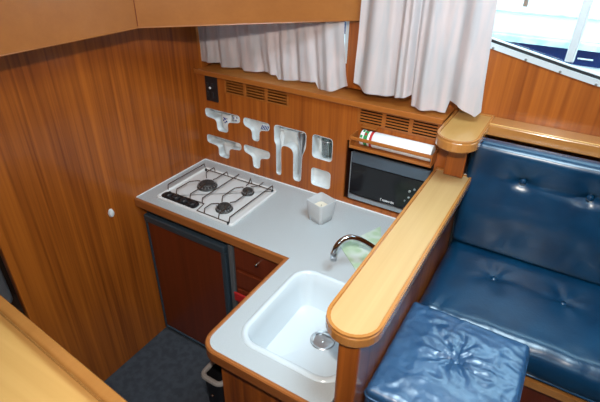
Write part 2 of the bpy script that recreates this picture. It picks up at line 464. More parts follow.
# ================================================================== GALLEY SHELF, VENTS, PANEL
b = B(); box(b, (0.002,-.014,1.385), (1.2515,.149,1.400), .002, 1); t = obj('shelf', b, 'teak_x')
tag(t, 'long varnished wooden shelf below both curtains, above the vents', 'shelf')
b = B(); box(b, (0.002,-.022,1.384), (1.2515,-.0145,1.408), .003); m_ = obj('shelf_lip', b, 'teak_x', t)

def vent(x0, x1, z0, z1, label):
    v = thing('vent_grille', label, 'vent', ((x0+x1)/2, 0, z0), 'slotted wooden vents under the shelf')
    b = B(); panel(b, [(x0,z0),(x1,z0),(x1,z1),(x0,z1)], vent_slots(x0+.010, x1-.010, z0+.008, z1-.006), -.0015, .0015, 'y'); obj('grille_frame', b, 'teak_x', v)
    b = B(); box(b, (x0+.002,.030,z0+.002), (x1-.002,.034,z1-.002)); obj('backing', b, 'darkhole', v)
vent(.1765,.5505,1.3095,1.3835, 'slotted wooden vent grille beside the black switch panel')
vent(.8945,1.2425,1.3095,1.378, 'slotted wooden vent grille above the white roll and microwave')

sp = thing('switch_panel', 'narrow black switch panel with one white button, left of the vents', 'switch panel', (.095, 0, 1.25))
b = B(); box(b, (.058,-.008,1.252), (.134,-.0005,1.379), .003); obj('plate', b, 'black', sp)
b = B(); lathe(b, [(.0055,-.0085),(.0055,-.014),(.003,-.016)], (.091,0,1.322), 14, 'y'); obj('button', b, 'ceramic', sp)
for k in range(4):
    b = B(); box(b, (.070+.030*(k % 2),-.012,1.340-.045*(k//2)-.02), (.082+.030*(k % 2),-.0085,1.358-.045*(k//2)-.01), .001); obj('rocker_switch', b, 'knob_black', sp)

# storage cut-outs: pale liners set behind the panel, each its own holder
liner_labels = [
 ('T-shaped white storage slot at the upper left with blue flowered cup in it', 0), ('T-shaped white storage slot holding a striped end, upper right of the four', 1),
 ('T-shaped white storage slot at the lower left above the hob', 2), ('T-shaped white storage slot at the lower right of the four', 3),
 ('large white two-legged storage slot right of the T-shaped slots', 4), ('square white storage slot with a glass tumbler in it', 5), ('empty square white storage slot just left of the microwave', 6)]
for lab, k in liner_labels:
    o_ = cuts[k]; cx = sum(p[0] for p in o_)/len(o_)
    h = thing('storage_slot', lab, 'storage slot', (cx, .02, min(p[1] for p in o_)), 'white storage slots cut into the galley wall')
    dp = .068 if k in (0, 5) else (.062 if k in (2, 4) else .024)
    b = B(); prism(b, inset(o_, -.002), dp, dp+.004, 'y'); obj('liner_back', b, 'liner', h)
    b = B(); panel(b, inset(o_, .0004), [inset(o_, .0022)], -.0008, dp-.0005, 'y'); obj('liner_wall', b, 'liner', h)
# crockery in the slots
b = B(); lathe(b, [(.020,1.098),(.030,1.11),(.033,1.15),(.033,1.185),(.030,1.185),(.029,1.15),(.022,1.112)], (.150,.0215,0), 24); cp = obj('cup', b, 'ceramic', smooth=True)
cp.scale = (1, .55, 1); cp.location = (0, .023, 0)
tag(cp, 'white cup with small blue flowers in the upper left slot', 'cup')
for (dx, dz, r) in ((.0,1.163,.007),(-.010,1.153,.005),(.009,1.150,.006),(.0,1.143,.005),(-.008,1.168,.004),(.012,1.166,.004)):
    a = math.asin(dx/.0332); 
    b = B(); lathe(b, [(r,-.0336*math.cos(a)),(r*.8,-.0346*math.cos(a))], (.150+dx,.0215,dz), 8, 'y'); obj('blue_flower', b, 'cobalt', cp)
b = B(); lathe(b, [(.004,.20),(.016,.204),(.020,.214),(.020,.236),(.016,.244),(.004,.246)], (0,.032,1.178), 20, 'x'); k_ = obj('napkin_ring', b, 'ceramic', smooth=True)
tag(k_, 'white rounded end with blue spots at the right of the upper left slot', 'napkin ring')
for (x, dz) in ((.212,.004),(.226,-.006),(.232,.009)):
    b = B(); lathe(b, [(.0045,.0112),(.0035,.0100)], (x,.001,1.178+dz), 8, 'y'); obj('blue_spot', b, 'cobalt', k_)
b = B(); box(b, (.385,.006,1.160), (.434,.021,1.192), .006); bx_ = obj('striped_box', b, 'ceramic')
tag(bx_, 'dark blue and white striped box end in the upper right T-slot', 'box')
for k in range(5):
    b = B(); box(b, (.390+k*.009,.0025,1.163), (.394+k*.009,.0055,1.190), .0008, 1, rot=Matrix.Rotation(.45, 3, 'Y')); obj('stripe', b, 'cobalt', bx_)
b = B(); lathe(b, [(.030,.952),(.036,.966),(.044,1.006),(.044,1.010),(.040,1.006),(.032,.970)], (.150,.0,0), 24); bo = obj('bowl', b, 'ceramic', smooth=True); bo.scale = (.75,.38,1); bo.location = (.035,.035,0)
tag(bo, 'small white bowl in the lower left T-slot', 'bowl')
b = B(); lathe(b, [(.012,.205),(.020,.212),(.020,.240),(.014,.248)], (0,.034,1.032), 18, 'x'); mg = obj('mug', b, 'ceramic', smooth=True); tag(mg, 'white mug lying at the right of the lower left slot', 'mug')
b = B(); tube(b, spline([(.246,.018,1.044),(.252,.014,1.036),(.246,.018,1.022)]), .0025, 8); obj('handle', b, 'steel', mg, smooth=True)
b = B(); lathe(b, [(.024,1.099),(.027,1.106),(.029,1.18),(.0265,1.18),(.025,1.108),(.018,1.105)], (.742,.034,0), 28); tb = obj('tumbler', b, 'tumbler', smooth=True)
tag(tb, 'clear glass tumbler standing in the square wall slot', 'glass')
b = B(); tube(b, [(.742+.0295*math.cos(a*PI/12),.034+.0295*math.sin(a*PI/12),1.181) for a in range(24)], .0022, 8, True); obj('rim', b, 'steel', tb, smooth=True)
b = B(); lathe(b, [(.008,.95),(.010,.96),(.010,1.10),(.016,1.13),(.020,1.155),(.018,1.18),(.012,1.186)], (.600,.036,0), 18); sp_ = obj('bottle_opener', b, 'steel', smooth=True)
tag(sp_, 'steel kitchen utensil standing in the right leg of the large slot', 'utensil')
b = B(); tube(b, spline([(.575,.036,1.158),(.59,.026,1.184),(.615,.026,1.192),(.628,.036,1.186)]), .004, 8); obj('grip', b, 'chrome', sp_, smooth=True)
b = B(); lathe(b, [(.005,.948),(.0055,1.08),(.011,1.12),(.012,1.15),(.006,1.17)], (.491,.036,0), 14); u2 = obj('knife', b, 'ceramic', smooth=True); tag(u2, 'slim white handled knife in the left leg of the large slot', 'knife')

# ================================================================== MICROWAVE NICHE
b = B()
box(b, (.853,.0125,.918), (1.245,.145,.925)); box(b, (.853,.0125,1.222), (1.245,.145,1.229)); box(b, (.846,.0125,.918), (.853,.145,1.229)); box(b, (1.245,.0125,.918), (1.252,.145,1.229)); box(b, (.846,.1455,.918), (1.252,.1475,1.229))
nb = obj('microwave_niche', b, 'darkwood'); tag(nb, 'dark wooden niche in the back wall framing the microwave', 'niche')
mw = thing('microwave', 'black microwave with a steel top band set in the niche', 'microwave', (1.06, .05, .926))
b = B(); box(b, (.882,.012,.927), (1.240,.144,1.208), .004); obj('body', b, 'black', mw)
b = B(); box(b, (.884,-.006,.966), (1.238,.0115,1.122), .003); dr = obj('door', b, 'mwglass', mw)
b = B(); box(b, (.884,-.008,1.1225), (1.238,.0115,1.178), .006); obj('top_band', b, 'bluesteel', mw)
b = B(); box(b, (.884,-.012,.941), (1.238,.0115,.9655), .004); obj('bottom_trim', b, 'steel', mw)
b = B(); box(b, (.8825,-.0095,.942), (.8865,-.0065,1.176), .001); obj('side_trim', b, 'steel', mw)
for (x, z, r) in ((1.165,1.060,.006),(1.165,1.030,.005),(1.172,1.000,.006),(1.185,1.075,.005),(1.150,1.010,.004)):
    b = B(); lathe(b, [(r,-.0065),(r,-.010),(r*.6,-.012)], (x,0,z), 14, 'y'); obj('button', b, 'steel', mw)
# the small pale word on the door, too small to read: a run of short letter strokes
b = B(); x = 1.040
for h, w_, k in ((.012,.007,0),(.008,.006,1),(.008,.006,1),(.010,.006,2),(.008,.007,1),(.008,.006,0),(.012,.006,2),(.008,.006,1)):
    z0 = .974
    box(b, (x,-.0072,z0), (x+.0018,-.0061,z0+h))
    box(b, (x+.0018,-.0072,z0+(h-.0018 if k != 2 else h*.4)), (x+w_-.0018,-.0061,z0+(h if k != 2 else h*.4+.0018)))
    if k: box(b, (x+w_-.0018,-.0072,z0), (x+w_,-.0061,z0+h))
    x += w_+.0018
obj('lettering', b, 'paper', mw, label='small white lettering on the door')

# rack above with the foil roll
rk = thing('roll_rack', 'narrow wooden rack with a front rail above the microwave', 'rack', (1.08, -.03, 1.226))
b = B(); box(b, (.905,-.071,1.2265), (1.246,-.001,1.2345), .002); obj('rack_base', b, 'teak_x', rk)
b = B(); box(b, (.905,-.080,1.264), (1.246,-.0725,1.279), .003); obj('front_rail', b, 'teak_x', rk)
b = B(); box(b, (.905,-.080,1.2265), (1.246,-.0725,1.239), .002); obj('lower_rail', b, 'teak_x', rk)
for x in (.900, 1.2465):
    b = B(); box(b, (x-.0005,-.080,1.2255), (x+.0045,-.001,1.280), .002); obj('end_cheek', b, 'teak_x', rk)
b = B(); box(b, (.930,-.040,1.309), (.995,-.001,1.315), .001); obj('top_cleat', b, 'teak_x', rk)
rl = thing('kitchen_roll', 'long white kitchen roll with green and red end, lying in the rack', 'roll', (1.09, -.030, 1.236))
b = B(); lathe(b, [(.0315,.992),(.0330,.994),(.0330,1.238),(.0315,1.240)], (0,-.0385,1.2690), 32, 'x'); obj('paper', b, 'paper', rl, smooth=True)
b = B(); lathe(b, [(.030,.955),(.0322,.957),(.0322,.972)], (0,-.0385,1.2690), 32, 'x'); obj('green_band', b, 'green', rl, smooth=True)
b = B(); lathe(b, [(.0323,.940),(.0323,.955)], (0,-.0385,1.2690), 32, 'x'); obj('end_band', b, 'paper', rl, smooth=True)
b = B(); lathe(b, [(.0321,.9721),(.0321,.9815)], (0,-.0385,1.2690), 32, 'x'); obj('white_band', b, 'paper', rl, smooth=True)
b = B(); lathe(b, [(.0328,.9816),(.0328,.9918)], (0,-.0385,1.2690), 32, 'x'); obj('red_band', b, 'red', rl, smooth=True)
for (x, a, w) in ((.941,.5,.010),(.944,1.35,.009),(.9585,.9,.008),(.960,1.7,.008)):
    b = B(); y = -.0385-.0325*math.cos(a); z = 1.2690+.0325*math.sin(a)
    box(b, (x,y-.0008,z-.006), (x+w,y+.0008,z+.006), .0004, 1, rot=Matrix.Rotation(-a, 3, 'X')); obj('printed_patch', b, 'red' if x > .95 else 'green', rl)

# ================================================================== BASE CABINETS + COUNTERTOP
bc = thing('base_cabinet', 'dark mahogany base cabinet between the fridge and the sink run', 'cabinet', (.72, -.46, 0))
b = B(); box(b, (.558,-.463,.06), (.905,-.02,.862)); obj('body', b, 'redwood', bc)
for (z0, z1) in ((.715,.838),(.60,.692)):
    b = B(); box(b, (.572,-.476,z0), (.860,-.4635,z1), .003); d = obj('drawer', b, 'redwood', bc)
    if z0 > .7:
        k = B(); lathe(k, [(.004,-.477),(.004,-.490),(.0085,-.493),(.0085,-.499),(.004,-.503)], (.703,0,.795), 16, 'y'); obj('knob', k, 'chrome', d, smooth=True)
b = B(); box(b, (.572,-.476,.09), (.860,-.4635,.585), .003); obj('door', b, 'redwood', bc)
b = B(); box(b, (.562,-.492,.520), (.640,-.4775,.566), .005); rd = obj('red_towel', b, 'red'); tag(rd, 'small red cloth hanging below the drawer beside the fridge', 'cloth')
b = B(); tube(b, [(.562,-.4885,.567),(.640,-.4885,.567)], .004, 8); obj('hem', b, 'red', rd)

pc = thing('sink_cabinet', 'wooden cabinet under the sink with a plain veneered end', 'cabinet', (1.1, -.74, 0))
b = B(); box(b, (.907,-.975,.0), (.925,-.02,.864)); box(b, (.925,-.975,.0), (1.300,-.957,.864)); box(b, (.925,-.957,.0), (1.300,-.02,.02)); obj('side_panel', b, 'teak_v', pc)
b = B(); box(b, (.907,-.979,.836), (1.300,-.9755,.864), .001); obj('top_rail', b, 'teak_x', pc)

fr = thing('fridge', 'under-counter fridge with a mahogany door in a blue-grey metal frame', 'fridge', (.26, -.46, 0))
b = B(); box(b, (.004,-.452,.006), (.556,-.03,.855)); obj('cabinet', b, 'darkmetal', fr)
b = B(); box(b, (.018,-.469,.035), (.482,-.4525,.752), .002); dr = obj('door_panel', b, 'redwood', fr)
b = B(); box(b, (.005,-.480,.757), (.512,-.4525,.798), .008, 3); obj('handle_bar', b, 'darkmetal', fr)
b = B(); box(b, (.484,-.474,.030), (.512,-.4525,.756), .004); box(b, (.005,-.474,.020), (.016,-.4525,.756), .003); box(b, (.016,-.474,.018), (.484,-.4525,.033), .003); obj('door_frame', b, 'darkmetal', fr)
b = B(); box(b, (.528,-.470,.03), (.552,-.4525,.815), .003); obj('side_strip', b, 'greymetal', fr)
b = B(); box(b, (.004,-.4665,.822), (.556,-.4525,.858), .002); obj('top_rail', b, 'redwood', fr)

# countertop, L-shaped, with sink cut-out and wooden edge
ct_out = [(.004,-.494),(.866,-.494),(.866,-.950)]
for i in range(1, 7):
    a = PI+PI/2*i/7; ct_out.append((.916+.050*math.cos(a), -.950+.050*math.sin(a)))
ct_out += [(.916,-1.0),(1.303,-1.0),(1.303,-.003),(.004,-.003)]
SINKO = rrect(.925,-.935,1.300,-.505,.080,8)
SINKI = inset(SINKO, .022)
ct = thing('countertop', 'pale grey speckled L-shaped worktop with a wooden edge', 'countertop', (.87, -.3, .865))
b = B(); panel(b, ct_out, [inset(SINKO, .010)], .866, .900, 'z'); obj('slab', b, 'worktop', ct)
b = B()
path = ct_out[:-3]            # open run of the front edge
def offs(pts, d):
    out = []
    for i, p in enumerate(pts):
        p0 = Vector(pts[max(i-1, 0)]); p1 = Vector(p); p2 = Vector(pts[min(i+1, len(pts)-1)])
        a = (p1-p0).normalized() if i else (p2-p1).normalized(); c_ = (p2-p1).normalized() if i < len(pts)-1 else a
        na = Vector((a.y, -a.x)); nb_ = Vector((c_.y, -c_.x)); m = (na+nb_).normalized(); k = max(.5, m.dot(na)); q = p1+m*(d/k)
        out.append((q.x, q.y))
    return out
path = path+[(1.303,-1.0)]
o1 = offs(path, -.0) ; o2 = offs(path, -.015) if False else offs(path, .015)
prof = [(0,.862),(1,.862),(1,.899),(.75,.9035),(.25,.9035),(0,.901)]
rows = []
for p, q in zip(o1, o2):
    rows.append([b.verts.new((p[0]+(q[0]-p[0])*u, p[1]+(q[1]-p[1])*u, z)) for u, z in prof])
for A, C_ in zip(rows, rows[1:]):
    for i in range(len(prof)): b.faces.new((A[i], A[(i+1) % len(prof)], C_[(i+1) % len(prof)], C_[i]))
b.faces.new(rows[0]); b.faces.new(rows[-1][::-1])
obj('wood_edging', b, 'edge', ct)
b = B(); box(b, (.004,-.0045,.9003), (1.30,-.0008,.9045)); box(b, (.0008,-.494,.9003), (.004,-.0045,.9045)); obj('wall_bead', b, 'paper', ct, label='thin pale bead along the walls')

# sink
sk = thing('sink', 'white rounded sink set in the worktop beside the partition', 'sink', (1.1, -.72, .75))
b = B()
loops = [(0,.9005,.0),(0.004,.9045,.0),(.012,.9065,0),(.018,.9050,0),(.023,.899,0),(.030,.86,0),(.036,.79,0),(.048,.762,0),(.070,.752,0)]
Ls = []
for d, z, _ in loops:
    q = inset(SINKO, d); n_ = len(q)
    Ls.append([b.verts.new((p[0], p[1], z)) for p in q])
for A, C_ in zip(Ls, Ls[1:]):
    for i in range(len(A)): b.faces.new((A[i], A[(i+1) % len(A)], C_[(i+1) % len(A)], C_[i]))
# bottom, ring down to the drain
DC = (1.118, -.667)
last = Ls[-1]; n_ = len(last); dring = []
for v in last:
    a = math.atan2(v.co.y-DC[1], v.co.x-DC[0]); dring.append(b.verts.new((DC[0]+.043*math.cos(a), DC[1]+.043*math.sin(a), .748)))
for i in range(n_): b.faces.new((last[i], last[(i+1) % n_], dring[(i+1) % n_], dring[i]))
obj('basin', b, 'sink_white', sk, smooth=True)
b = B(); lathe(b, [(.0435,.744),(.046,.7495),(.043,.7515),(.036,.749),(.032,.739),(.010,.737),(.001,.7365)], (DC[0],DC[1],0), 36); dn = obj('drain', b, 'steel', sk, smooth=True)
for k in range(16):
    a = 2*PI*k/16; b = B()
    box(b, (DC[0]+.014,DC[1]-.0024,.7375), (DC[0]+.033,DC[1]+.0024,.7412), 0, rot=Matrix.Rotation(a, 3, 'Z'), c=(DC[0],DC[1],.739)); obj('strainer_slot', b, 'black', dn)
b = B(); lathe(b, [(.009,.737),(.009,.742),(.005,.746),(.001,.7465)], (DC[0],DC[1],0), 18); obj('strainer_knob', b, 'chrome', dn, smooth=True)

# faucet
fc = thing('faucet', 'curved chrome tap arching over the worktop by the partition', 'tap', (1.215,-.34,.9))
b = B(); lathe(b, [(.026,.901),(.026,.908),(.018,.914),(.017,.955),(.012,.968),(.002,.970)], (1.215,-.335,0), 24); obj('base', b, 'chrome', fc, smooth=True)
b = B(); tube(b, spline([(1.208,-.340,.945),(1.18,-.358,.975),(1.145,-.385,1.012),(1.115,-.412,1.040),(1.090,-.438,1.053),(1.070,-.462,1.046),(1.057,-.478,1.022),(1.053,-.484,.995)]), .0105, 14); obj('spout', b, 'chrome', fc, smooth=True)
b = B(); lathe(b, [(.0115,.978),(.0125,.980),(.0125,.998),(.0115,1.000)], (1.0525,-.4845,0), 18); obj('aerator', b, 'steel', fc, smooth=True)
b = B(); tube(b, [(1.215,-.335,.968),(1.225,-.330,.985),(1.250,-.315,.992)], .006, 10); obj('lever', b, 'chrome', fc, smooth=True)

# cloth under the tap
b = B()
def quadcloth(bm, P, n=14, z=.9008, t=.0015, amp=.0012):
    g = []
    for i in range(n+1):
        row = []
        for j in range(n+1):
            u, v = i/n, j/n
            x = (1-u)*(1-v)*P[0][0]+u*(1-v)*P[1][0]+u*v*P[2][0]+(1-u)*v*P[3][0]
            y = (1-u)*(1-v)*P[0][1]+u*(1-v)*P[1][1]+u*v*P[2][1]+(1-u)*v*P[3][1]
            row.append((bm.verts.new((x, y, z+t+amp*(1+noise.noise((x*18, y*18, 3))))), bm.verts.new((x, y, z))))
        g.append(row)
    for i in range(n):
        for j in range(n):
            bm.faces.new([g[i][j][0], g[i+1][j][0], g[i+1][j+1][0], g[i][j+1][0]]); bm.faces.new([g[i][j][1], g[i][j+1][1], g[i+1][j+1][1], g[i+1][j][1]])
    for i in range(n):
        for (p, q) in (((i,0),(i+1,0)),((i,n),(i+1,n)),((0,i),(0,i+1)),((n,i),(n,i+1))):
            A, C_ = g[p[0]][p[1]], g[q[0]][q[1]]; bm.faces.new((A[0], C_[0], C_[1], A[1]))
quadcloth(b, [(1.088,-.098),(1.000,-.318),(1.130,-.430),(1.180,-.300)])
cl = obj('dish_cloth', b, 'greencloth'); tag(cl, 'pale green patterned cloth lying on the worktop under the tap', 'cloth')

# frosted candle jar
jr = thing('candle_jar', 'square frosted glass jar with a candle on the worktop', 'candle jar', (.832, -.170, .9))
JC = Vector((.836,-.186))
def rsq(h, r, rot=math.radians(-17)):
    q = rrect(-h,-h,h,h,r,5); return [(JC.x+p[0]*math.cos(rot)-p[1]*math.sin(rot), JC.y+p[0]*math.sin(rot)+p[1]*math.cos(rot)) for p in q]
b = B(); Ls = []
for h, z, r in ((.036,.902,.012),(.040,.906,.014),(.044,.94,.014),(.047,.980,.014),(.049,1.000,.012),(.046,1.000,.012),(.041,.980,.010),(.037,.915,.010),(.028,.912,.010)):
    pts = rsq(h, r); rr = []
    for p in pts:
        d = (Vector(p)-JC).length; zz = z+(.006*(d/h-1.1)*3 if z > .99 else 0)
        rr.append(b.verts.new((p[0], p[1], zz)))
    Ls.append(rr)
for A, C_ in zip(Ls, Ls[1:]):
    for i in range(len(A)): b.faces.new((A[i], A[(i+1) % len(A)], C_[(i+1) % len(A)], C_[i]))
b.faces.new(Ls[0][::-1]); b.faces.new(Ls[-1])
obj('jar', b, 'frost', jr, smooth=True)
b = B(); prism(b, rsq(.035,.010), .9135, .968, 'z', .003); cd = obj('candle', b, 'wax', jr)
b = B(); tube(b, [(JC.x,JC.y,.9682),(JC.x+.002,JC.y,.978)], .0012, 6); obj('wick', b, 'iron', cd)

# ================================================================== HOB
hb = thing('hob', 'white three-burner gas hob with a wire pan grate', 'hob', (.31, -.27, .9))
b = B(); ho = rrect(.080,-.447,.540,-.083,.016,5)
Ls = []
for d, z in ((0,.9008),(.0,.908),(.003,.912),(.009,.912),(.014,.9055),(.022,.9045)):
    Ls.append([b.verts.new((p[0], p[1], z)) for p in inset(ho, d)])
for A, C_ in zip(Ls, Ls[1:]):
    for i in range(len(A)): b.faces.new((A[i], A[(i+1) % len(A)], C_[(i+1) % len(A)], C_[i]))
b.faces.new(Ls[0][::-1]); b.faces.new(Ls[-1])
obj('plate', b, 'white_enamel', hb)
b = B(); prism(b, rrect(.098,-.432,.308,-.384,.014,5), .9050, .9135, 'z', .002); cpn = obj('control_panel', b, 'black', hb)
for k, x in enumerate((.128,.178,.228,.278)):
    b = B(); lathe(b, [(.019,.9138),(.0185,.918),(.016,.9215),(.004,.9225)], (x,-.408,0), 22); box(b, (x-.003,-.424,.9215), (x+.003,-.392,.926), .0012); obj('knob', b, 'knob_black', cpn, smooth=True)
for (x, y, r) in ((.222,-.238,.050),(.427,-.357,.040),(.430,-.181,.031)):
    b = B(); lathe(b, [(r,.9048),(r*1.02,.909),(r*.92,.915),(r*.80,.918),(r*.78,.912)], (x,y,0), 32); bu = obj('burner', b, 'iron', hb, smooth=True)
    b = B(); lathe(b, [(r*.76,.9125),(r*.78,.921),(r*.70,.927),(r*.3,.929),(.002,.929)], (x,y,0), 32); obj('burner_cap', b, 'iron', bu, smooth=True)
    b = B()
    for k in range(18):
        a = 2*PI*k/18; box(b, (x+r*.80,y-.0022,.917), (x+r*.95,y+.0022,.9215), 0, rot=Matrix.Rotation(a, 3, 'Z'), c=(x,y,.92))
    obj('flame_ring', b, 'steel', bu)
def wire(pts, r=.0024):
    b = B(); tube(b, pts, r, 8); return b
ZT = .9385; ZL = .914
GR = [
 ('frame_wire', [(.120,-.392,ZL+.004),(.327,-.380,ZL),(.338,-.442,ZL),(.519,-.443,ZL)]),
 ('frame_wire', [(.104,-.112,ZL),(.523,-.106,ZL)]),
 ('grate_bar', [(.089,-.372,.906),(.089,-.366,ZT),(.089,-.105,ZT),(.089,-.100,.916)]),
 ('grate_bar', [(.157,-.385,ZL),(.157,-.378,ZT),(.157,-.290,ZT),(.182,-.262,ZT),(.196,-.256,ZT)]),
 ('grate_bar', [(.160,-.104,ZL),(.160,-.110,ZT),(.160,-.170,ZT),(.190,-.205,ZT),(.200,-.214,ZT)]),
 ('grate_bar', [(.243,-.384,ZL),(.243,-.376,ZT),(.243,-.318,ZT),(.240,-.280,ZT),(.234,-.262,ZT)]),
 ('grate_bar', [(.246,-.104,ZL),(.246,-.110,ZT),(.246,-.195,ZT),(.240,-.212,ZT)]),
 ('grate_bar', [(.315,-.380,ZL),(.315,-.374,ZT),(.315,-.100,ZT)]),
 ('grate_bar', [(.383,-.443,ZL),(.383,-.436,ZT),(.383,-.392,ZT),(.404,-.374,ZT),(.412,-.372,ZT)]),
 ('grate_bar', [(.383,-.320,.912),(.383,-.312,ZT),(.383,-.222,ZT),(.405,-.196,ZT),(.414,-.192,ZT)]),
 ('grate_bar', [(.465,-.443,ZL),(.465,-.436,ZT),(.465,-.390,ZT),(.448,-.372,ZT)]),
 ('grate_bar', [(.448,-.338,ZT),(.463,-.318,ZT),(.463,-.232,ZT),(.447,-.205,ZT),(.440,-.198,ZT)]),
 ('grate_bar', [(.467,-.104,ZT),(.467,-.142,ZT),(.447,-.166,ZT),(.440,-.170,ZT)]),
 ('grate_bar', [(.399,-.106,ZL),(.395,-.112,ZT+.008),(.405,-.124,ZT+.012),(.412,-.150,ZT),(.414,-.170,ZT)]),
 ('grate_bar', [(.522,-.440,ZL),(.522,-.434,ZT),(.522,-.104,ZT),(.522,-.100,ZL)]),
]
for nme, pts in GR: obj(nme, wire(pts), 'wire', hb, smooth=True)
for (x, y) in ((.519,-.443),(.523,-.106),(.104,-.112),(.120,-.392)):
    b = B(); lathe(b, [(.006,.9055),(.006,.912),(.004,.918)], (x,y,0), 12); obj('rubber_foot', b, 'rubber', hb)

# ================================================================== PARTITION + RAISED RAILS
def stadium(x0, x1, yfront, yback, n=14):
    """rounded front end, square back"""
    cx = (x0+x1)/2; r = (x1-x0)/2; cy = yfront+r
    pts = [(cx+r*math.cos(PI+PI*i/n), cy+r*math.sin(PI+PI*i/n)) for i in range(n+1)]
    return pts+[(x1,yback),(x0,yback)]
pt = thing('partition', 'low wooden partition with a pale rounded top between galley and settee', 'partition', (1.34, -.5, 0))
b = B(); box(b, (1.309,-.972,.0), (1.367,-.004,1.164), .006); obj('body', b, 'teak_v', pt)
out = stadium(1.2535,1.4005,-.992,-.004)
b = B(); prism(b, out, 1.165, 1.197, 'z', .005, 3); cp_ = obj('top_board', b, 'rim', pt)
b = B(); prism(b, inset(out, .012), 1.1972, 1.1985, 'z'); obj('veneer_inlay', b, 'pale_y', cp_)
b = B(); panel(b, inset(out, .0015), [inset(out, .010)], 1.1968, 1.2035, 'z'); obj('raised_rim', b, 'rim', cp_, label='raised varnished rim')

cs = thing('corner_shelf', 'small rounded wooden shelf on a post above the far end of the partition', 'shelf', (1.33, -.05, 1.2))
b = B(); box(b, (1.296,-.055,1.2045), (1.369,-.026,1.3595), .003); obj('post', b, 'teak_v', cs)
out = stadium(1.2600,1.4090,-.192,.148)
b = B(); prism(b, out, 1.360, 1.396, 'z', .006, 3); c2 = obj('shelf_board', b, 'rim', cs)
b = B(); prism(b, inset(out, .012), 1.3962, 1.3975, 'z'); obj('veneer_inlay', b, 'golden_y', c2)
b = B(); panel(b, inset(out, .0015), [inset(out, .010)], 1.3958, 1.403, 'z'); obj('raised_rim', b, 'rim', c2)

# ledge over the settee
lg = thing('window_ledge', 'pale wooden ledge under the window above the settee back', 'ledge', (2.2, .1, 1.36))
b = B(); box(b, (1.4065,.046,1.358), (XR-.004,.148,1.3985), .003); obj('ledge_board', b, 'rim', lg)
b = B(); box(b, (1.4065,.050,1.3988), (XR-.004,.056,1.4025), .001); obj('edge_bead', b, 'pale_x', lg)

# ================================================================== SETTEE
SX1 = 2.62
def wr(p, f, s): return noise.noise((p.x*f+s, p.y*f, p.z*f))
seat_btn = [(1.582,-.160),(1.822,-.168),(2.062,-.168),(2.30,-.168)]
def seat_disp(p, nrm):
    q = p.copy()
    if nrm.z > .3:
        d = 0; 
        q.z += .008*math.sin(PI*min(1, max(0, (p.x-1.385)/1.2)))*nrm.z
        for (bx, by) in seat_btn:
            rx, ry = p.x-bx, p.y-by; rho = math.hypot(rx, ry); th = math.atan2(ry, rx)
            d += .013*math.exp(-(rho/.026)**1.3)
            d += .0035*math.exp(-((rho-.05)/.05)**2)*(.5+.5*math.sin(th*5+bx*9+2*noise.noise((bx, th, 0))))
            d += .003*math.exp(-((ry)/.012)**2)*math.exp(-abs(rx)/.07)
        q.z -= d*nrm.z
    # creases running over the front roll
    if p.y < -.34:
        w = min(1, (-.34-p.y)/.08)
        c_ = abs(noise.noise((p.x*22, p.y*3+p.z*3, 5)))
        q -= nrm*(.0022*w*max(0, .12-c_)*8)
        q -= nrm*.003*w*wr(p, 16, 2)
    return q
se = thing('settee', 'long navy blue leather settee with buttoned seat and back', 'sofa', (2.0, -.2, PF))
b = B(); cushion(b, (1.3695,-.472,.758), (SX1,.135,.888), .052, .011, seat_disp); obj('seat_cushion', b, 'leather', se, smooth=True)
back_btn = [(1.575,1.232),(1.793,1.232),(2.02,1.232),(2.25,1.232)]
def back_disp(p, nrm):
    q = p.copy()
    if nrm.y < -.3:
        d = -.012*math.exp(-((p.z-1.33)/.05)**2)
        d += -.010*math.exp(-((p.z-1.08)/.09)**2)
        for (bx, bz) in back_btn:
            rx, rz = p.x-bx, p.z-bz; rho = math.hypot(rx, rz); th = math.atan2(rz, rx)
            d += .018*math.exp(-(rho/.026)**1.3)
            d += .010*math.exp(-((rz+.006)/.016)**2)*math.exp(-abs(rx)/.10)
            d += .003*math.exp(-((rho-.05)/.05)**2)*(.5+.5*math.sin(th*4+bx*7))
        q.y += d*(-nrm.y)
        q.y += .002*wr(p, 9, 4)
    return q
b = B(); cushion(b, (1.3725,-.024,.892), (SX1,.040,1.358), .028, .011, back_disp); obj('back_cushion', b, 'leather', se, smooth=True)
for k, (bx, by) in enumerate(seat_btn):
    b = B(); lathe(b, [(.012,-.004),(.013,.001),(.010,.005),(.004,.007),(.001,.0075)], (bx,by,.879 if k < 9 else 0), 18); obj('button', b, 'leather', se, smooth=True)
for (bx, bz) in back_btn:
    b = B(); lathe(b, [(.012,.006),(.013,.0),(.010,-.005),(.004,-.007),(.001,-.0075)], (bx,-.010,bz), 18, 'y'); obj('button', b, 'leather', se, smooth=True)
b = B(); tube(b, [(1.43,-.4665,.782),(SX1-.06,-.4665,.782)], .004, 8); obj('piping', b, 'leather', se, smooth=True)
b = B(); box(b, (1.381,-.462,.722), (SX1,-.40,.757), .004); obj('front_rail', b, 'rim', se)
b = B(); box(b, (1.381,-.425,PF+.002), (SX1,-.402,.7215)); obj('front_panel', b, 'redwood', se)
for x in (1.381, SX1-.02):
    b = B(); box(b, (x,-.399,PF+.002), (x+.02,.14,.757)); obj('end_panel', b, 'redwood', se)

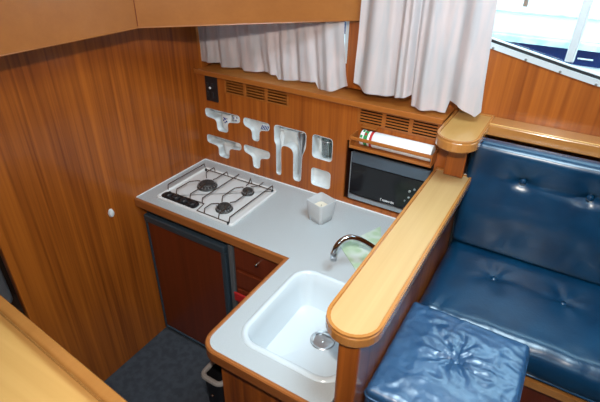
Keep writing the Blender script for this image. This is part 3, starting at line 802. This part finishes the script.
# ================================================================== OTTOMAN
OC = Vector((1.563,-.668))
OX0, OX1, OY0, OY1 = 1.369, 1.747, -.900, -.482
def pouf_disp(p, nrm):
    q = p.copy(); rx, ry = p.x-OC.x, p.y-OC.y; rho = math.hypot(rx, ry); th = math.atan2(ry, rx)
    if nrm.z > .3:
        edge = min(p.x-OX0, OX1-p.x, p.y-OY0, OY1-p.y)
        q.z += .012*min(1, max(0, edge)/.09)
        d = .020*math.exp(-(rho/.022)**1.2)
        w = math.exp(-((rho-.035)/.075)**2)
        fold = math.sin(th*9+2.2*noise.noise((th*1.3, rho*20, 1))+rho*22*math.sin(th*2))
        d += (.0030*fold+.0014*math.sin(th*17+6*noise.noise((rho*25, th, 4))))*w
        # the loop of slack hide behind the button
        lx, ly = rx+.045, ry-.085; lr = math.hypot(lx*1.0, ly*1.1)
        lm = .5+.9*noise.noise((p.x*30, p.y*30, 3))
        d += .0040*lm*math.exp(-((lr-.042-.008*math.sin(3*math.atan2(ly, lx)))/.010)**2)
        d -= .003*lm*math.exp(-((lr-.026)/.012)**2)
        d += .0022*noise.noise((p.x*34+6*noise.noise((p.x*9, p.y*9, 1)), p.y*22, 7))+.0020*noise.noise((p.x*14-p.y*30, p.y*40+p.x*18, 9))+.0010*noise.noise((p.x*70, p.y*50, 2))
        q.z -= d
    elif nrm.z > -.5 and p.z > .82:
        q -= nrm*(.0025*noise.noise((p.x*24+p.y*24, p.z*12, 2)))
    return q
ot = thing('ottoman', 'square blue leather ottoman with one centre button, against the partition', 'ottoman', (OC.x, OC.y, PF))
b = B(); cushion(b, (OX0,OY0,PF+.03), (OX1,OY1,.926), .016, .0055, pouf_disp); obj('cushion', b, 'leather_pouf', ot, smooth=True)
b = B(); lathe(b, [(.008,.912),(.010,.917),(.008,.922),(.003,.924),(.001,.9243)], (OC.x,OC.y,0), 18); obj('button', b, 'leather_pouf', ot, smooth=True)
pr_ = rrect(OX0-.001,OY0-.001,OX1+.001,OY1+.001,.020,5)
b = B(); tube(b, [(p[0],p[1],.898) for p in pr_], .0032, 8, True); obj('piping', b, 'leather_pouf', ot, smooth=True)
for (x, y) in ((OX0+.04,OY0+.04),(OX1-.04,OY0+.04),(OX0+.04,OY1-.04),(OX1-.04,OY1-.04)):
    b = B(); lathe(b, [(.016,PF+.001),(.020,PF+.031)], (x,y,0), 14); obj('foot', b, 'black', ot)

# ================================================================== CURTAINS
def curtain(name, x0b, x1b, x0t, x1t, zb, zt, folds, amp, y0, phase, hem, label):
    nx, nz = 200, 46; b = B(); g = []
    for j in range(nz+1):
        v = j/nz; row = []
        for i in range(nx+1):
            u = i/nx
            uu = u+.012*math.sin(u*17+phase)*(1-v*.4)
            xb = x0b+(x1b-x0b)*uu; xt = x0t+(x1t-x0t)*uu
            e = v**.8; x = xb*(1-e)+xt*e
            ph = folds*2*PI*u+1.3*math.sin(u*9+phase)+.5*v*math.sin(u*5)
            y = y0+amp*(math.sin(ph)*.7+.3*math.sin(2.3*ph+phase))*(1-.35*v)+.004*noise.noise((x*14, v*5, phase))
            x += .005*math.cos(ph)*(1-v)
            z = zb+(zt-zb)*v
            if v < .5: z += hem(u)*(1-v/.5)
            row.append((b.verts.new((x, y-.0009, z)), b.verts.new((x, y+.0009, z))))
        g.append(row)
    for j in range(nz):
        for i in range(nx):
            A, C_, D, E_ = g[j][i], g[j][i+1], g[j+1][i+1], g[j+1][i]
            b.faces.new((A[0], C_[0], D[0], E_[0])); b.faces.new((A[1], E_[1], D[1], C_[1]))
    for i in range(nx):
        b.faces.new((g[0][i][0], g[0][i][1], g[0][i+1][1], g[0][i+1][0])); b.faces.new((g[nz][i][0], g[nz][i+1][0], g[nz][i+1][1], g[nz][i][1]))
    for j in range(nz):
        b.faces.new((g[j][0][0], g[j+1][0][0], g[j+1][0][1], g[j][0][1])); b.faces.new((g[j][nx][0], g[j][nx][1], g[j+1][nx][1], g[j+1][nx][0]))
    o = obj(name, b, 'curtain', smooth=True); tag(o, label, 'curtain'); return o
def steps(pts):
    def f(u):
        for a, c_ in zip(pts, pts[1:]):
            if a[0] <= u <= c_[0]: return a[1]+(c_[1]-a[1])*(u-a[0])/max(1e-6, c_[0]-a[0])
        return 0
    return f
hem1 = steps([(0,.016),(.15,.026),(.165,.008),(.33,.022),(.345,.012),(.48,.026),(.55,.020),(.565,.0),(.78,.022),(.795,-.008),(.90,-.002),(1,.030)])
hem2 = steps([(0,.050),(.16,.024),(.36,.022),(.50,.040),(.52,.002),(.76,-.004),(.785,.048),(.86,.046),(.97,.008),(1,.03)])
curtain('curtain', .004, .838, .006, .795, 1.418, 1.699, 7.5, .012, .026, .4, hem1, 'short pinkish white curtain hanging over the galley shelf, partly under the overhead')
curtain('curtain', .842, 1.366, .862, 1.326, 1.418, 2.16, 4.3, .024, .020, 2.1, hem2, 'long pinkish white curtain hanging in front of the window edge and corner shelf')
# curtain track
b = B(); tube(b, [(.86,.07,2.17),(1.5,.07,2.17)], .008, 10); tr_ = obj('curtain_rail', b, 'alu'); tag(tr_, 'white rail carrying the long curtain above the window', 'curtain rail')

# ================================================================== FOREGROUND TABLE
tb_ = thing('side_table', 'pale wooden table with a raised lip in the near left foreground', 'table', (.85, -1.7, PF))
tpl = [(.30,-1.320),(1.30,-1.396),(1.30,-1.95),(.30,-1.90)]
b = B(); prism(b, tpl[::-1], 1.135, 1.168, 'z', .003); obj('table_top', b, 'pale_x', tb_)
b = B(); prism(b, [(.30,-1.3195),(1.30,-1.3955),(1.30,-1.424),(.30,-1.348)][::-1], 1.1685, 1.200, 'z', .007, 4); obj('raised_lip', b, 'rim', tb_)
b = B(); lathe(b, [(.13,PF+.002),(.13,PF+.02),(.04,PF+.035),(.032,PF+.05),(.032,1.134)], (.85,-1.66,0), 24); obj('pedestal', b, 'steel', tb_)

# ================================================================== SMALL THINGS
b = B(); lathe(b, [(.0125,.0005),(.0145,.006),(.0115,.014),(.004,.018)], (0,-.645,.899), 20, 'x')
for v in b.verts: v.co.z = .899+(v.co.z-.899)*1.75*(1.0+(-.22 if v.co.z > .899 else .0)) ; v.co.y = -.645+(v.co.y+.645)*(1 if v.co.z < .9 else .85)
kb = obj('door_catch', b, 'ceramic', smooth=True); tag(kb, 'small white oval knob on the wooden bulkhead', 'knob')

bn = thing('waste_bin', 'black bin with a grey rim beside the end of the sink cabinet', 'bin', (.83, -.90, .0))
def binring(z, g, sh=0): return [(p[0], p[1], z) for p in rrect(.806-g,-.972-g,.893+min(g, 0),-.880+g,.022,5)]
b = B(); Ls = []
for z, g in ((.002,-.02),(.30,-.010),(.675,.0),(.675,-.005),(.30,-.014),(.02,-.024)):
    Ls.append([b.verts.new(p) for p in binring(z, g)])
for A, C_ in zip(Ls, Ls[1:]):
    for i in range(len(A)): b.faces.new((A[i], A[(i+1) % len(A)], C_[(i+1) % len(A)], C_[i]))
b.faces.new(Ls[0][::-1]); b.faces.new(Ls[-1]); obj('bin_body', b, 'black', bn, smooth=True)
b = B(); tube(b, binring(.680, .001), .0095, 8, True); obj('bin_rim', b, 'tin', bn, smooth=True)
b = B(); lathe(b, [(.006,.0),(.004,-.004)], (.850,-.9745,.600), 12, 'y'); obj('badge', b, 'chrome', bn)

# something pale in the dark passage beyond the bulkhead
b = B(); cushion(b, (-.42,-1.20,.52), (-.27,-1.035,.745), .03, .02); gp = obj('grey_bag', b, 'greycloth', smooth=True); tag(gp, 'grey-blue bag in the dark passage beyond the bulkhead, far left', 'bag')
b = B(); box(b, (-.46,-1.26,.01), (-.22,-1.0,.515), .01); st_ = obj('locker', b, 'passage'); tag(st_, 'dark locker in the passage beyond the bulkhead', 'locker')

# ================================================================== CAMERA
Rm = Matrix(((0.85601998,0.51671867,0.01521905),(0.28045977,-0.43948889,-0.85334157),(-0.43424891,0.73474576,-0.52113007)))  # world -> (right, down, forward)
r = Vector(Rm[0]); d_ = Vector(Rm[1]); f_ = Vector(Rm[2])
cm = bpy.data.cameras.new('camera'); co = bpy.data.objects.new('camera', cm); COL.objects.link(co)
cm.sensor_width = 36; cm.lens = 455.12/600*36; cm.clip_start = .02
mw_ = Matrix(((r.x,-d_.x,-f_.x,1.620),(r.y,-d_.y,-f_.y,-1.695),(r.z,-d_.z,-f_.z,2.031),(0,0,0,1)))
co.matrix_world = mw_
cm.dof.use_dof = True; cm.dof.focus_distance = 1.75; cm.dof.aperture_fstop = 5.6
S.camera = co

# ================================================================== LIGHT
w = bpy.data.worlds.new('sky'); S.world = w; w.use_nodes = True
bg = w.node_tree.nodes['Background']; bg.inputs[0].default_value = (.62, .86, 1.0, 1); bg.inputs[1].default_value = 7
def area(name, loc, tgt, size, power, col, sy=None):
    l = bpy.data.lights.new(name, 'AREA'); l.energy = power; l.color = col; l.size = size
    if sy: l.shape = 'RECTANGLE'; l.size_y = sy
    o = bpy.data.objects.new(name, l); COL.objects.link(o); o.location = loc
    o.rotation_euler = (Vector(tgt)-Vector(loc)).to_track_quat('-Z', 'Y').to_euler(); return o
# the camera's own flash, just above the lens
area('flash', (1.60,-1.70,2.031+.24), (.86,-.25,1.12), .05, 12.5, (1., .93, .84)).data.spread = math.radians(115)
# daylight through the saloon windows
# daylight falling through the roof hatch above the settee
area('hatch_daylight', (1.62,-.82,ZC+.03), (1.55,-.8,.9), .6, 26, (.66,.87,1.))
vs = S.view_settings
S.display_settings.display_device = 'sRGB'
vs.view_transform = 'Standard'; vs.look = 'None'; vs.exposure = -0.10; vs.gamma = 1; vs.use_curve_mapping = False
